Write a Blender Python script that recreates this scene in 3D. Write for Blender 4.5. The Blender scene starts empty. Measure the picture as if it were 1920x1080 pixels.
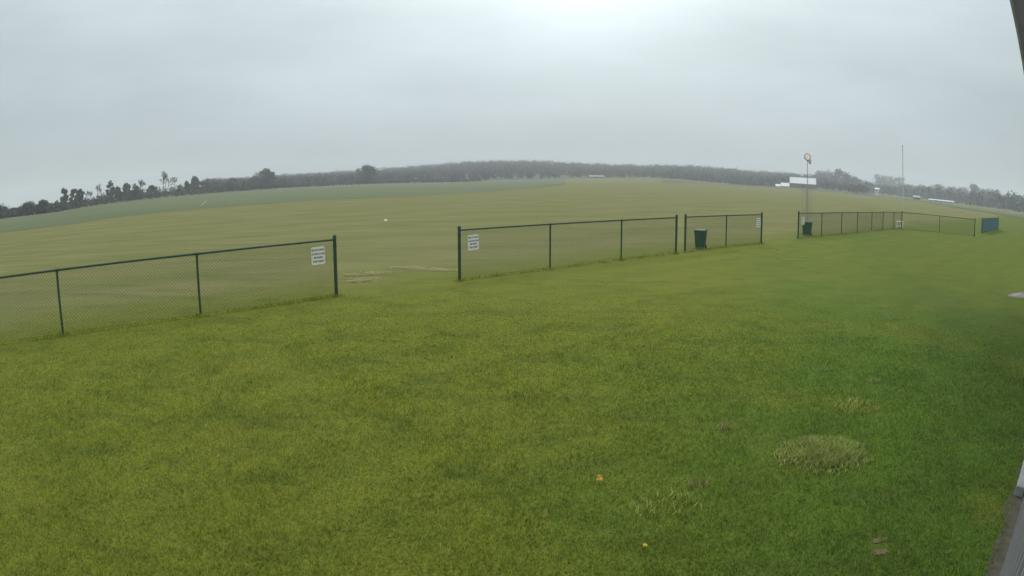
import bpy, math, random
import numpy as np
from mathutils import Vector, Matrix
from math import radians as R, sin, cos, tan, pi, atan2, hypot, degrees, asin

scene = bpy.context.scene
col = scene.collection

# ------------------------------------------------------------------ camera
K1, K3, PITCH, CAMH = 0.789886, 0.0597882, 0.1636991, 2.458      # wide security-camera lens: theta = K1 r + K3 r^3, r in 1000 px
cd = bpy.data.cameras.new('camera')
cd.type = 'PANO'
cd.panorama_type = 'FISHEYE_LENS_POLYNOMIAL' if hasattr(cd, 'panorama_type') else None
tgt = cd if hasattr(cd, 'fisheye_polynomial_k1') else cd.cycles
try: tgt.panorama_type = 'FISHEYE_LENS_POLYNOMIAL'
except Exception: pass
MM = 1920 / 36.0 / 1000
tgt.fisheye_polynomial_k0 = 0
tgt.fisheye_polynomial_k1 = -K1 * MM
tgt.fisheye_polynomial_k2 = 0
tgt.fisheye_polynomial_k3 = -K3 * MM ** 3
tgt.fisheye_polynomial_k4 = 0
tgt.fisheye_fov = R(180)
cd.sensor_fit = 'HORIZONTAL'
cd.sensor_width = 36; cd.sensor_height = 20.25
cd.clip_start = 0.02; cd.clip_end = 8000
cam = bpy.data.objects.new('camera', cd)
col.objects.link(cam)
cam.location = (0, 0, CAMH)
cam.rotation_euler = (pi / 2 - PITCH, 0, 0)
scene.camera = cam

def pdir(px, py):
    """unit direction seen at a photo pixel (1920x1080)"""
    x = (px - 960) / 1000; y = (540 - py) / 1000
    r = max(hypot(x, y), 1e-6); th = K1 * r + K3 * r ** 3
    U = Vector((0, sin(PITCH), cos(PITCH))); F = Vector((0, cos(PITCH), -sin(PITCH))); X = Vector((1, 0, 0))
    return F * cos(th) + (X * (x / r) + U * (y / r)) * sin(th)
def paz(px, py=None):
    if py is None: py = hory(px)
    d = pdir(px, py); return atan2(d.x, d.y)
def pel(px, py): return asin(pdir(px, py).z)
def hory(px):
    lo, hi = 200, 600
    for _ in range(30):
        m = (lo + hi) / 2
        if pdir(px, m).z > 0: lo = m
        else: hi = m
    return lo
def gnd(px, py, z=0):
    d = pdir(px, py); t = (CAMH - z) / -d.z
    return d.x * t, d.y * t

# ------------------------------------------------------------------ light
SUN_AZ, SUN_EL = R(6), R(40)
w = bpy.data.worlds.new('World'); scene.world = w; w.use_nodes = True
nt = w.node_tree; N = nt.nodes; L = nt.links; N.clear()
def nn(t, nodes=None, **kw):
    n = (nodes or N).new(t)
    for k, v in kw.items(): setattr(n, k, v)
    return n
out = nn('ShaderNodeOutputWorld'); bg = nn('ShaderNodeBackground'); bg.inputs[1].default_value = 0.1
sky = nn('ShaderNodeTexSky', sky_type='NISHITA', sun_disc=False)
sky.sun_elevation = SUN_EL; sky.sun_rotation = SUN_AZ; sky.air_density = 1.5; sky.dust_density = 4
tc = nn('ShaderNodeTexCoord'); sep = nn('ShaderNodeSeparateXYZ'); L.new(tc.outputs['Generated'], sep.inputs[0])
def math_(op, a, b=None, nodes=None, links=None, clamp=False):
    m = (nodes or N).new('ShaderNodeMath'); m.operation = op; m.use_clamp = clamp
    for i, v in enumerate((a, b)):
        if v is None: continue
        if isinstance(v, (int, float)): m.inputs[i].default_value = v
        else: (links or L).new(v, m.inputs[i])
    return m.outputs[0]
# overcast layer: darker at the horizon, brighter overhead, a bright veil round the sun
grad = nn('ShaderNodeValToRGB'); L.new(sep.outputs[2], grad.inputs[0])
e = grad.color_ramp.elements
e[0].position = 0.0; e[0].color = (.375, .445, .49, 1)
e[1].position = 1.0; e[1].color = (1.15, 1.22, 1.27, 1)
for p, c in ((.09, (.40, .48, .525)), (.22, (.49, .58, .615)), (.5, (.86, .94, .98))):
    q = grad.color_ramp.elements.new(p); q.color = (*c, 1)
sd = nn('ShaderNodeVectorMath', operation='DOT_PRODUCT'); L.new(tc.outputs['Generated'], sd.inputs[0])
_se = R(20)
sd.inputs[1].default_value = (sin(SUN_AZ) * cos(_se), cos(SUN_AZ) * cos(_se), sin(_se))
dp = math_('MAXIMUM', sd.outputs['Value'], 0.0)
veil = math_('ADD', math_('MULTIPLY', math_('POWER', dp, 80), .50), math_('MULTIPLY', math_('POWER', dp, 8), .12))
mp = nn('ShaderNodeMapping'); mp.inputs['Scale'].default_value = (1.3, 1.3, 4.6); L.new(tc.outputs['Generated'], mp.inputs[0])
cn = nn('ShaderNodeTexNoise'); cn.inputs['Scale'].default_value = 1.5; cn.inputs['Detail'].default_value = 5; cn.inputs['Roughness'].default_value = .55; L.new(mp.outputs[0], cn.inputs[0])
cr = nn('ShaderNodeMapRange'); cr.inputs[1].default_value = .3; cr.inputs[2].default_value = .7; cr.inputs[3].default_value = .85; cr.inputs[4].default_value = 1.12; L.new(cn.outputs[0], cr.inputs[0])
# the sky is duller to either side of the sun
side = nn('ShaderNodeMapRange'); side.inputs[1].default_value = .55; side.inputs[2].default_value = .97; side.inputs[3].default_value = .84; side.inputs[4].default_value = 1.04; L.new(sd.outputs['Value'], side.inputs[0])
fac = math_('MULTIPLY', math_('ADD', cr.outputs[0], veil), side.outputs[0])
vs = nn('ShaderNodeVectorMath', operation='SCALE'); L.new(grad.outputs[0], vs.inputs[0]); L.new(math_('MULTIPLY', fac, 10.0), vs.inputs['Scale'])
mx = nn('ShaderNodeMix', data_type='RGBA'); mx.inputs[0].default_value = .94
L.new(sky.outputs[0], mx.inputs[6]); L.new(vs.outputs[0], mx.inputs[7]); L.new(mx.outputs[2], bg.inputs[0]); L.new(bg.outputs[0], out.inputs[0])

sl = bpy.data.lights.new('sun', 'SUN'); sl.energy = 1.0; sl.angle = R(18); sl.color = (1, .96, .9)
so = bpy.data.objects.new('sun', sl); col.objects.link(so)
so.rotation_euler = Vector((sin(SUN_AZ) * cos(SUN_EL), cos(SUN_AZ) * cos(SUN_EL), sin(SUN_EL))).to_track_quat('Z', 'Y').to_euler()
scene.view_settings.view_transform = 'Standard'; scene.view_settings.look = 'None'
scene.view_settings.exposure = 0.27; scene.view_settings.gamma = 1
scene.cycles.use_denoising = True
scene.cycles.max_bounces = 8; scene.cycles.volume_bounces = 2; scene.cycles.diffuse_bounces = 3
scene.cycles.transparent_max_bounces = 16

# ------------------------------------------------------------------ helpers
rnd = random.Random(7)
def tag(o, label=None, cat=None, group=None, kind=None):
    if label: o['label'] = label
    if cat: o['category'] = cat
    if group: o['group'] = group
    if kind: o['kind'] = kind
    return o
def empty(name, loc, rz=0, parent=None):
    o = bpy.data.objects.new(name, None); o.location = loc; o.rotation_euler = (0, 0, rz); o.empty_display_size = .2
    if parent: o.parent = parent
    col.objects.link(o); return o
class MB:
    def __init__(s): s.v = []; s.f = []; s.c = []
    def add(s, v, f):
        n = len(s.v); s.v += [tuple(p) for p in v]; s.f += [tuple(i + n for i in q) for q in f]
    def box(s, x0, x1, y0, y1, z0, z1, M=None):
        v = [Vector((x, y, z)) for z in (z0, z1) for y in (y0, y1) for x in (x0, x1)]
        if M is not None: v = [M @ p for p in v]
        s.add(v, [(0, 2, 3, 1), (4, 5, 7, 6), (0, 1, 5, 4), (2, 6, 7, 3), (0, 4, 6, 2), (1, 3, 7, 5)])
    def tube(s, a, b, r0, r1=None, n=8, caps=True):
        a = Vector(a); b = Vector(b); r1 = r0 if r1 is None else r1
        d = (b - a).normalized(); u = d.orthogonal().normalized(); w_ = d.cross(u)
        v = []
        for p, r in ((a, r0), (b, r1)):
            for k in range(n):
                t = 2 * pi * k / n; v.append(p + (u * cos(t) + w_ * sin(t)) * r)
        f = [(k, (k + 1) % n, n + (k + 1) % n, n + k) for k in range(n)]
        if caps: f += [tuple(range(n - 1, -1, -1)), tuple(range(n, 2 * n))]
        s.add(v, f)
    def path(s, pts, rad, n=6):
        for i in range(len(pts) - 1): s.tube(pts[i], pts[i + 1], rad[i], rad[i + 1], n, caps=False)
    def lathe(s, prof, n=16, c=(0, 0)):
        v = [(c[0] + r * cos(2 * pi * k / n), c[1] + r * sin(2 * pi * k / n), z) for r, z in prof for k in range(n)]
        f = [(i * n + k, i * n + (k + 1) % n, (i + 1) * n + (k + 1) % n, (i + 1) * n + k) for i in range(len(prof) - 1) for k in range(n)]
        s.add(v, f)
    def build(s, name, mat, parent=None, smooth=False, loc=None, bevel=0):
        me = bpy.data.meshes.new(name); me.from_pydata(s.v, [], s.f); me.update()
        if smooth: me.polygons.foreach_set('use_smooth', [True] * len(me.polygons))
        me.materials.append(mat)
        o = bpy.data.objects.new(name, me); col.objects.link(o)
        if parent: o.parent = parent
        if loc: o.location = loc
        if bevel:
            m = o.modifiers.new('bevel', 'BEVEL'); m.width = bevel; m.segments = 2; m.limit_method = 'ANGLE'
        return o
def np_mesh(name, V, nper, mat, colors=None, parent=None):
    """V: (n*nper,3) loose faces of nper corners"""
    nf = len(V) // nper
    me = bpy.data.meshes.new(name)
    me.vertices.add(len(V)); me.vertices.foreach_set('co', V.astype(np.float32).ravel())
    me.loops.add(len(V)); me.loops.foreach_set('vertex_index', np.arange(len(V), dtype=np.int32))
    me.polygons.add(nf); me.polygons.foreach_set('loop_start', np.arange(0, len(V), nper, dtype=np.int32))
    me.update(calc_edges=True)
    if colors is not None:
        at = me.color_attributes.new('tint', 'FLOAT_COLOR', 'POINT')
        c = np.ones((len(V), 4), np.float32); c[:, :3] = colors; at.data.foreach_set('color', c.ravel())
    me.materials.append(mat)
    o = bpy.data.objects.new(name, me); col.objects.link(o)
    if parent: o.parent = parent
    return o

# ------------------------------------------------------------------ materials
def new_mat(name):
    m = bpy.data.materials.new(name); m.use_nodes = True
    return m, m.node_tree.nodes, m.node_tree.links, m.node_tree.nodes['Principled BSDF']
def mat(name, c, rough=.7, c2=None, scale=3, metal=0, bump=0, detail=6, spec=.3):
    m, n, l, b = new_mat(name)
    b.inputs['Roughness'].default_value = rough; b.inputs['Metallic'].default_value = metal
    b.inputs['Specular IOR Level'].default_value = spec
    t = n.new('ShaderNodeTexCoord'); no = n.new('ShaderNodeTexNoise'); no.inputs['Scale'].default_value = scale; no.inputs['Detail'].default_value = detail
    l.new(t.outputs['Object'], no.inputs[0])
    rp = n.new('ShaderNodeValToRGB'); l.new(no.outputs[0], rp.inputs[0])
    c2 = c2 or tuple(x * .75 for x in c)
    rp.color_ramp.elements[0].position = .35; rp.color_ramp.elements[1].position = .65
    rp.color_ramp.elements[0].color = (*c2, 1); rp.color_ramp.elements[1].color = (*c, 1)
    l.new(rp.outputs[0], b.inputs['Base Color'])
    if bump:
        bu = n.new('ShaderNodeBump'); bu.inputs['Strength'].default_value = bump; bu.inputs['Distance'].default_value = .02
        l.new(no.outputs[0], bu.inputs['Height']); l.new(bu.outputs[0], b.inputs['Normal'])
    return m
def tint_mat(name, rough=.9, transl=0.0):
    m, n, l, b = new_mat(name)
    a = n.new('ShaderNodeAttribute'); a.attribute_name = 'tint'; l.new(a.outputs['Color'], b.inputs['Base Color'])
    b.inputs['Roughness'].default_value = rough; b.inputs['Specular IOR Level'].default_value = .1
    return m
M = {}
M['vinyl'] = mat('green_vinyl', (.030, .078, .048), .55, (.036, .060, .038), 12)
M['wire'] = mat('green_wire', (.045, .080, .050), .6, (.03, .06, .04), 5)
M['white'] = mat('white_paint', (.86, .85, .82), .5, (.78, .77, .73), 6)
M['white_metal'] = mat('white_metal', (.62, .63, .62), .45, (.5, .51, .5), 2)
M['ink'] = mat('black_ink', (.03, .03, .035), .5)
M['bin'] = mat('bin_green', (.030, .10, .062), .5, (.025, .085, .055), 4)
M['bin_lid'] = mat('bin_lid', (.03, .055, .045), .5)
M['steel'] = mat('galvanised_steel', (.34, .35, .36), .4, (.27, .28, .29), 8, metal=.3)
M['sock'] = mat('sock_fabric', (.78, .60, .58), .9, (.70, .45, .42), 2)
_m, _n, _l, _b = new_mat('sock_cloth'); _b.inputs['Base Color'].default_value = (.85, .62, .58, 1); _b.inputs['Roughness'].default_value = .9
_t = _n.new('ShaderNodeBsdfTranslucent'); _t.inputs[0].default_value = (.95, .88, .88, 1); _x = _n.new('ShaderNodeMixShader'); _x.inputs[0].default_value = .35
_w = _n.new('ShaderNodeTexWave'); _w.inputs['Scale'].default_value = 3; _c = _n.new('ShaderNodeTexCoord'); _l.new(_c.outputs['Object'], _w.inputs[0])
_r = _n.new('ShaderNodeValToRGB'); _r.color_ramp.elements[0].color = (.74, .62, .63, 1); _r.color_ramp.elements[1].color = (.82, .76, .78, 1); _l.new(_w.outputs[1], _r.inputs[0]); _l.new(_r.outputs[0], _b.inputs['Base Color'])
_l.new(_b.outputs[0], _x.inputs[1]); _l.new(_t.outputs[0], _x.inputs[2]); _l.new(_x.outputs[0], _n['Material Output'].inputs[0]); M['sock'] = _m
M['sock_ring'] = mat('sock_ring', (.22, .10, .10), .6)
M['screen'] = mat('teal_screen', (.07, .17, .21), .8, (.055, .14, .18), 3)
M['soil'] = mat('bare_soil', (.20, .14, .07), .95, (.11, .10, .04), 30, bump=.5)
M['straw'] = mat('straw', (.30, .24, .10), .95, (.22, .19, .07), 8)
M['bark'] = mat('bark', (.075, .066, .062), .95, (.05, .045, .04), 3)
M['barn_red'] = mat('barn_red', (.20, .10, .095), .85, (.15, .08, .08), .6)
M['roof_white'] = mat('pale_roof', (.70, .73, .72), .5, (.60, .63, .62), .3)
M['dark'] = mat('dark_opening', (.03, .03, .035), .8)
M['house_white'] = mat('house_white', (.62, .62, .61), .8, (.52, .52, .51), .5)
M['roof_dark'] = mat('roof_dark', (.12, .12, .13), .8)
M['siding'] = mat('pale_siding', (.37, .365, .385), .55, (.31, .31, .33), 1.5)
M['fascia'] = mat('fascia', (.82, .84, .86), .5, (.55, .58, .6), 4)
M['soffit'] = mat('soffit', (.60, .52, .85), .45, (.48, .42, .72), 3)
M['concrete'] = mat('concrete', (.34, .35, .35), .9, (.26, .27, .27), 9, bump=.3)
M['yellow'] = mat('dandelion_yellow', (.80, .55, .03), .8)
M['seed'] = mat('orange_petal', (.70, .36, .05), .8)
M['stem'] = mat('stem_green', (.07, .12, .03), .8)
M['hair'] = tint_mat('leaf_tint')

FD = Vector((cos(R(90 - 49.4)), sin(R(90 - 49.4)), 0))      # direction of the fence
FN = Vector((-FD.y, FD.x, 0))                               # pointing away from the lawn
FOFF = FN.dot(Vector((-1.25, 15.9, 0)))

def grass_color(n, l, kind):
    """colour of turf by where it grows (world position); returns a colour socket"""
    def mm(op, a, b=None, clamp=False): return math_(op, a, b, n, l, clamp)
    geo = n.new('ShaderNodeNewGeometry'); pos = geo.outputs['Position']
    def noise(scale, detail=4, sc=(1, 1, 1), rough=.5, rot=0):
        m_ = n.new('ShaderNodeMapping'); m_.inputs['Scale'].default_value = sc; m_.inputs['Rotation'].default_value = (0, 0, rot); l.new(pos, m_.inputs[0])
        t = n.new('ShaderNodeTexNoise'); t.inputs['Scale'].default_value = scale; t.inputs['Detail'].default_value = detail; t.inputs['Roughness'].default_value = rough
        l.new(m_.outputs[0], t.inputs[0]); return t.outputs[0]
    def rng(s, a, b, c=0, d=1, sm=True):
        t = n.new('ShaderNodeMapRange'); t.interpolation_type = 'SMOOTHSTEP' if sm else 'LINEAR'
        for i, v in enumerate((a, b, c, d)): t.inputs[i + 1].default_value = v
        l.new(s, t.inputs[0]); return t.outputs[0]
    def mix(f, a, b):
        t = n.new('ShaderNodeMix'); t.data_type = 'RGBA'
        l.new(f, t.inputs[0])
        for i, v in ((6, a), (7, b)):
            if isinstance(v, tuple): t.inputs[i].default_value = (*v, 1)
            else: l.new(v, t.inputs[i])
        return t.outputs[2]
    dn = n.new('ShaderNodeVectorMath'); dn.operation = 'DOT_PRODUCT'; l.new(pos, dn.inputs[0]); dn.inputs[1].default_value = FN
    away = mm('SUBTRACT', dn.outputs['Value'], FOFF)
    big = noise(.16, 3)
    olive, green, yel = (.178, .196, .026), (.104, .168, .025), (.205, .212, .034)
    # greener turf near the building (right), olive turf towards the middle of the lawn
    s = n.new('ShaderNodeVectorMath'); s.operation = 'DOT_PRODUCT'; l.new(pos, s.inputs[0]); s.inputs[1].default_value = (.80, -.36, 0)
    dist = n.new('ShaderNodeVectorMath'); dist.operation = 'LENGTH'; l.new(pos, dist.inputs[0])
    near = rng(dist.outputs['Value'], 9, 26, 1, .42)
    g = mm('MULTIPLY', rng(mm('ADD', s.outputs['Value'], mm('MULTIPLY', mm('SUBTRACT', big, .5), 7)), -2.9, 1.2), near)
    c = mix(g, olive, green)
    c = mix(rng(noise(.45, 5), .5, .72, 0, .55), c, yel)
    c = mix(rng(noise(1.3, 6), .50, .70, 0, .35), c, (.058, .095, .018))
    c = mix(rng(noise(.7, 6, (1, 3.2, 1), .6, R(-35)), .5, .68, 0, .45), c, (.085, .115, .022))
    c = mix(rng(noise(5, 5, rough=.65), .55, .75, 0, .45), c, (.17, .20, .05))
    c = mix(mm('MULTIPLY', rng(s.outputs['Value'], 1.4, 3.6, 0, .40), near), c, (.045, .080, .022))  # darker towards the building: shade of the eave painted into the turf colour
    mow = mm('SINE', mm('ADD', mm('MULTIPLY', away, 4.4), mm('MULTIPLY', noise(.25, 3), 9)))
    c = mix(rng(mow, -.4, .9, 0, .16), c, (.085, .120, .018))
    c = mix(rng(noise(9, 3, rough=.7), .62, .74, 0, .5), c, (.085, .125, .050))
    # mown, drier airfield beyond the fence
    st = noise(.11, 6, (1, 5, 1), .6, R(-28)); st2 = noise(.5, 5, (.35, 2.2, 1), .6, R(-28))
    fld = mix(rng(st, .35, .65), (.188, .196, .062), (.245, .222, .094))
    fld = mix(rng(st2, .48, .66, 0, .6), fld, (.125, .145, .042))
    fld = mix(rng(noise(2.5, 5, (.5, 2, 1)), .5, .75, 0, .4), fld, (.24, .22, .12))
    fst = mm('SINE', mm('ADD', mm('MULTIPLY', away, 1.1), mm('MULTIPLY', noise(.06, 4), 14)))
    fld = mix(rng(fst, -.2, 1, 0, .30), fld, (.135, .150, .048))
    fld = mix(rng(noise(.9, 6, (.3, 1.6, 1), .7, R(-32)), .58, .72, 0, .55), fld, (.29, .25, .13))
    f = rng(mm('ADD', away, mm('MULTIPLY', mm('SUBTRACT', noise(.35, 4), .5), 6)), -1.0, 4.5)
    c = mix(f, c, fld)
    if kind == 'ground':
        c = mix(rng(noise(26, 5, rough=.7), .42, .72, 0, .75), c, (.045, .062, .015))
        c = mix(rng(noise(70, 3, rough=.8), .52, .72, 0, .45), c, (.21, .23, .07))
    return c
def ground_mat():
    m, n, l, b = new_mat('turf'); b.inputs['Roughness'].default_value = .95; b.inputs['Specular IOR Level'].default_value = .05
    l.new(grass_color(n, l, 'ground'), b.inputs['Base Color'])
    geo = n.new('ShaderNodeNewGeometry'); bu = None
    for sc, dist, prev in ((1.4, .10, None), (22, .03, 1)):
        t = n.new('ShaderNodeTexNoise'); t.inputs['Scale'].default_value = sc; t.inputs['Detail'].default_value = 6; t.inputs['Roughness'].default_value = .65
        l.new(geo.outputs['Position'], t.inputs[0])
        k = n.new('ShaderNodeBump'); k.inputs['Strength'].default_value = .7; k.inputs['Distance'].default_value = dist; l.new(t.outputs[0], k.inputs['Height'])
        if bu: l.new(bu.outputs[0], k.inputs['Normal'])
        bu = k
    l.new(bu.outputs[0], b.inputs['Normal'])
    return m
M['turf'] = ground_mat()
M['crop'] = mat('crop_field', (.100, .125, .042), .95, (.082, .105, .034), .02)
M['hill'] = mat('hill_floor', (.075, .072, .055), .95, (.055, .055, .04), .01)
def blade_mat():
    m, n, l, b = new_mat('grass_blade'); b.inputs['Roughness'].default_value = .6; b.inputs['Specular IOR Level'].default_value = .25
    a = n.new('ShaderNodeAttribute'); a.attribute_name = 'tint'
    mu = n.new('ShaderNodeMix'); mu.data_type = 'RGBA'; mu.blend_type = 'MULTIPLY'; mu.inputs[0].default_value = 1
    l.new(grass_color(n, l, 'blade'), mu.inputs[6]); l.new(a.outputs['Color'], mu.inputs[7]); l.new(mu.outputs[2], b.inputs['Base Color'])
    tr = n.new('ShaderNodeBsdfTranslucent'); l.new(mu.outputs[2], tr.inputs[0]); mxs = n.new('ShaderNodeMixShader'); mxs.inputs[0].default_value = .35
    l.new(b.outputs[0], mxs.inputs[1]); l.new(tr.outputs[0], mxs.inputs[2]); l.new(mxs.outputs[0], n['Material Output'].inputs[0])
    return m
M['blade'] = blade_mat()

# ------------------------------------------------------------------ terrain
BASE = [(-150, 425, 150), (0, 411, 171), (100, 399, 180), (200, 383, 236), (300, 372, 255), (500, 355, 340), (690, 345.5, 400), (850, 342, 430), (1000, 338, 480),
        (1100, 335, 520), (1250, 335, 520), (1300, 339, 500), (1400, 348, 480), (1500, 353, 480), (1600, 364, 420), (1700, 372, 400), (1800, 386, 330), (1900, 402, 230)]
RIDGE = [(380, 338), (450, 336), (520, 330), (600, 326), (640, 323), (720, 317), (780, 313), (850, 306), (900, 303), (1000, 302), (1060, 305), (1100, 308), (1200, 311), (1300, 312),
         (1360, 317), (1420, 322), (1500, 327), (1560, 334), (1640, 350)]
RD = 880
_ba = [paz(x) for x, y, d in BASE]; _bd = [d for x, y, d in BASE]; _bz = [CAMH + d * tan(pel(x, y)) for x, y, d in BASE]
_ra = [paz(x) for x, y in RIDGE]; _rz = [CAMH + RD * tan(pel(x, y)) - 8.2 for x, y in RIDGE]
_ra = [_ra[0] - .12] + _ra + [_ra[-1] + .1]; _rz = [0] + _rz + [0]
def sstep(a, b, x):
    t = np.clip((x - a) / (b - a), 0, 1); return t * t * (3 - 2 * t)
def terrain(x, y):
    r = np.hypot(x, y); az = np.arctan2(x, y)
    Db = np.interp(az, _ba, _bd); zb = np.interp(az, _ba, _bz); zr = np.interp(az, _ra, _rz)
    z = zb * sstep(90, Db, r)
    t = np.clip((r - Db) / (RD - Db), 0, 1)
    z = z + (zr - zb) * (t * .75 + sstep(0, 1, t) * .25) * (r < RD + 1) + (zr - zb) * (1 - sstep(RD, 1900, r)) * (r >= RD + 1)
    behind = sstep(R(75), R(110), np.abs(az))
    return z * (1 - behind)
def tz(x, y): return float(terrain(np.float64(x), np.float64(y)))

azs = np.radians(np.concatenate([np.arange(-180, -62, 4), np.arange(-62, 62.1, .5), np.arange(66, 180, 4)]))
rad = np.concatenate([[.6, 1.5], np.geomspace(2.2, 2000, 150)])
A, Rr = np.meshgrid(azs, rad, indexing='ij')
X = Rr * np.sin(A); Y = Rr * np.cos(A); Z = terrain(X, Y)
na, nr = A.shape
verts = np.stack([X, Y, Z], -1).reshape(-1, 3).tolist() + [[0, 0, 0]]
faces = []
for i in range(na):
    j = (i + 1) % na
    faces.append((na * nr, j * nr, i * nr))
    for k in range(nr - 1): faces.append((i * nr + k, j * nr + k, j * nr + k + 1, i * nr + k + 1))
mb = MB(); mb.v = verts; mb.f = faces
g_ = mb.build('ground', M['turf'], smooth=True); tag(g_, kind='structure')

def band(name, mat_, azr, r0, r1, dz, na=160, nr=24):
    """sheet of land between two distances, following the terrain"""
    m_ = MB(); aa = np.linspace(azr[0], azr[1], na)
    for a in aa:
        for r in np.linspace(r0(a), r1(a), nr):
            x, y = r * sin(a), r * cos(a); m_.v.append((x, y, tz(x, y) + min(dz, .02 + max(0, r - 120) * .001)))
    m_.f = [(i * nr + k, (i + 1) * nr + k, (i + 1) * nr + k + 1, i * nr + k + 1) for i in range(na - 1) for k in range(nr - 1)]
    return tag(m_.build(name, mat_, smooth=True), kind='structure')
BND = [(-200, 455), (0, 431), (125, 416), (230, 401), (384, 386), (450, 381), (590, 371.5), (730, 366), (800, 363), (920, 356), (1000, 351), (1060, 346)]
bp = [gnd(x, y, .3) for x, y in BND]
_na = [atan2(x, y) for x, y in bp]; _nr = [hypot(x, y) for x, y in bp]
band('crop_field', M['crop'], (_na[0], _na[-1]), lambda a: float(np.interp(a, _na, _nr)), lambda a: float(np.interp(a, _ba, _bd)) + 15, .12, na=200)
BN2 = [(1240, 342), (1400, 350), (1500, 356), (1580, 362), (1700, 374), (1800, 391), (1900, 407), (2050, 432)]
_n2a = [paz(x) for x, y in BN2]; _n2r = []
for x, y in BN2:      # march along the ray to the terrain
    d = pdir(x, y); t = 60
    while t < 900 and CAMH + d.z * t > tz(d.x * t, d.y * t): t += 1.5
    _n2r.append(hypot(d.x, d.y) * t)
_n2r = [min(r, float(np.interp(a, _ba, _bd)) - 8) for r, a in zip(_n2r, _n2a)]
band('far_field', M['crop'], (_n2a[0], _n2a[-1]), lambda a: float(np.interp(a, _n2a, _n2r)), lambda a: float(np.interp(a, _ba, _bd)) + 15, .14)
band('hill', M['hill'], (paz(360), paz(1640)), lambda a: float(np.interp(a, _ba, _bd)) + 10, lambda a: RD + 60, .2, na=200, nr=40)

# ------------------------------------------------------------------ turf blades
def blades(name, n, rsamp, azr, size, wid, seed, lean=.8, keep=None, tint=None, mat_=None):
    g = np.random.default_rng(seed)
    a = g.uniform(azr[0], azr[1], n); r = rsamp(g, n)
    x = r * np.sin(a); y = r * np.cos(a)
    if keep is not None:
        k = keep(x, y, g); x, y, r = x[k], y[k], r[k]; n = len(x)
    h = size(x, y, r) * g.uniform(.55, 1.25, n); wd = wid(r) * g.uniform(.7, 1.3, n)
    th = g.uniform(0, 2 * pi, n); ln = g.uniform(.1, lean, n) * h
    dx, dy = np.cos(th), np.sin(th)
    ph = g.uniform(0, 2 * pi, n)
    b = np.stack([x, y, np.full(n, -.003)], -1)
    s = np.stack([np.cos(ph) * wd / 2, np.sin(ph) * wd / 2, np.zeros(n)], -1)
    mid = b + np.stack([dx * ln * .35, dy * ln * .35, h * .6], -1)
    tip = b + np.stack([dx * ln, dy * ln, h * .95], -1)
    V = np.stack([b - s, b + s, mid + s * .8, tip, mid - s * .8], 1).reshape(-1, 3)
    t = tint(x, y, g, n)
    return np_mesh(name, V, 5, mat_ or M['blade'], np.repeat(t, 5, 0))
ca = 1.0
CL = gnd(1545, 852)
def lump(x, y, s, seed):
    g = np.random.default_rng(seed); v = 0
    for k in range(5):
        a = g.uniform(0, 2 * pi); f = g.uniform(.6, 1.6) / s
        v = v + np.sin((x * cos(a) + y * sin(a)) * f * 2 * pi + g.uniform(0, 6))
    return v / 5
def turf_h(x, y, r): return (.026 + .010 * lump(x, y, 1.3, 3) + .012 * np.clip(lump(x, y, .35, 5), 0, 1) + r * .0006) * (1 - .8 * sstep(8, 16, r))
def turf_tint(x, y, g, n):
    v = g.uniform(1.0, 2.5, n)[:, None] * np.ones(3)
    v[:, 0] *= g.uniform(.75, 1.12, n)
    dry = g.random(n) < .06; v[dry] = v[dry] * np.array([1.9, 1.35, 1.8])
    v *= (1 + .22 * lump(x, y, .22, 21) + .15 * lump(x, y, .9, 22))[:, None]
    return np.clip(v, 0, 3)
wx = Vector((3.85, 3.07, 0)); WD = Vector((sin(R(50.2)), cos(R(50.2)), 0)); WN = Vector((WD.y, -WD.x, 0))
woff = WN.dot(wx)
def off_build(x, y, g):
    p = x * WN.x + y * WN.y
    return (p < woff - .10 + g.normal(0, .02, len(x))) & ~(((x - 2.62) / .10) ** 2 + ((y - 3.46) / .13) ** 2 < g.uniform(.2, 1.6, len(x)))
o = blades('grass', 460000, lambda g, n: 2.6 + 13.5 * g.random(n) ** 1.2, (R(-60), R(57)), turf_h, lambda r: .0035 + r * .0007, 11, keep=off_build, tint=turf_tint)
tag(o, 'short mown green grass covering the near lawn', 'grass', kind='stuff')
def clump_keep(x, y, g):
    x = x + .05 * lump(x, y, .25, 31); y = y + .05 * lump(x, y, .25, 32)
    u = ((x - CL[0]) * .98 + (y - CL[1]) * .2) / .50; v = (-(x - CL[0]) * .2 + (y - CL[1]) * .98) / .42
    return u * u + v * v < g.uniform(.0, 1.15, len(x)) ** 1.3 + .40 * lump(x, y, .30, 8)
def clump_h(x, y, r):
    q = ((x - CL[0]) / .5) ** 2 + ((y - CL[1]) / .42) ** 2
    return .05 + .07 * np.clip(1 - q, 0, 1)
o = blades('grass_clump', 60000, lambda g, n: 5.0 + 1.6 * g.random(n), (R(18), R(40)), clump_h, lambda r: r * 0 + .009, 12, lean=.85, keep=clump_keep,
           tint=lambda x, y, g, n: np.clip(g.uniform(.8, 3.2, n)[:, None] * np.array([1.78, 1.45, 2.9]), 0, 9))
tag(o, 'raised clump of long pale yellow-green grass on the lawn near the building', 'grass clump')

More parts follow.
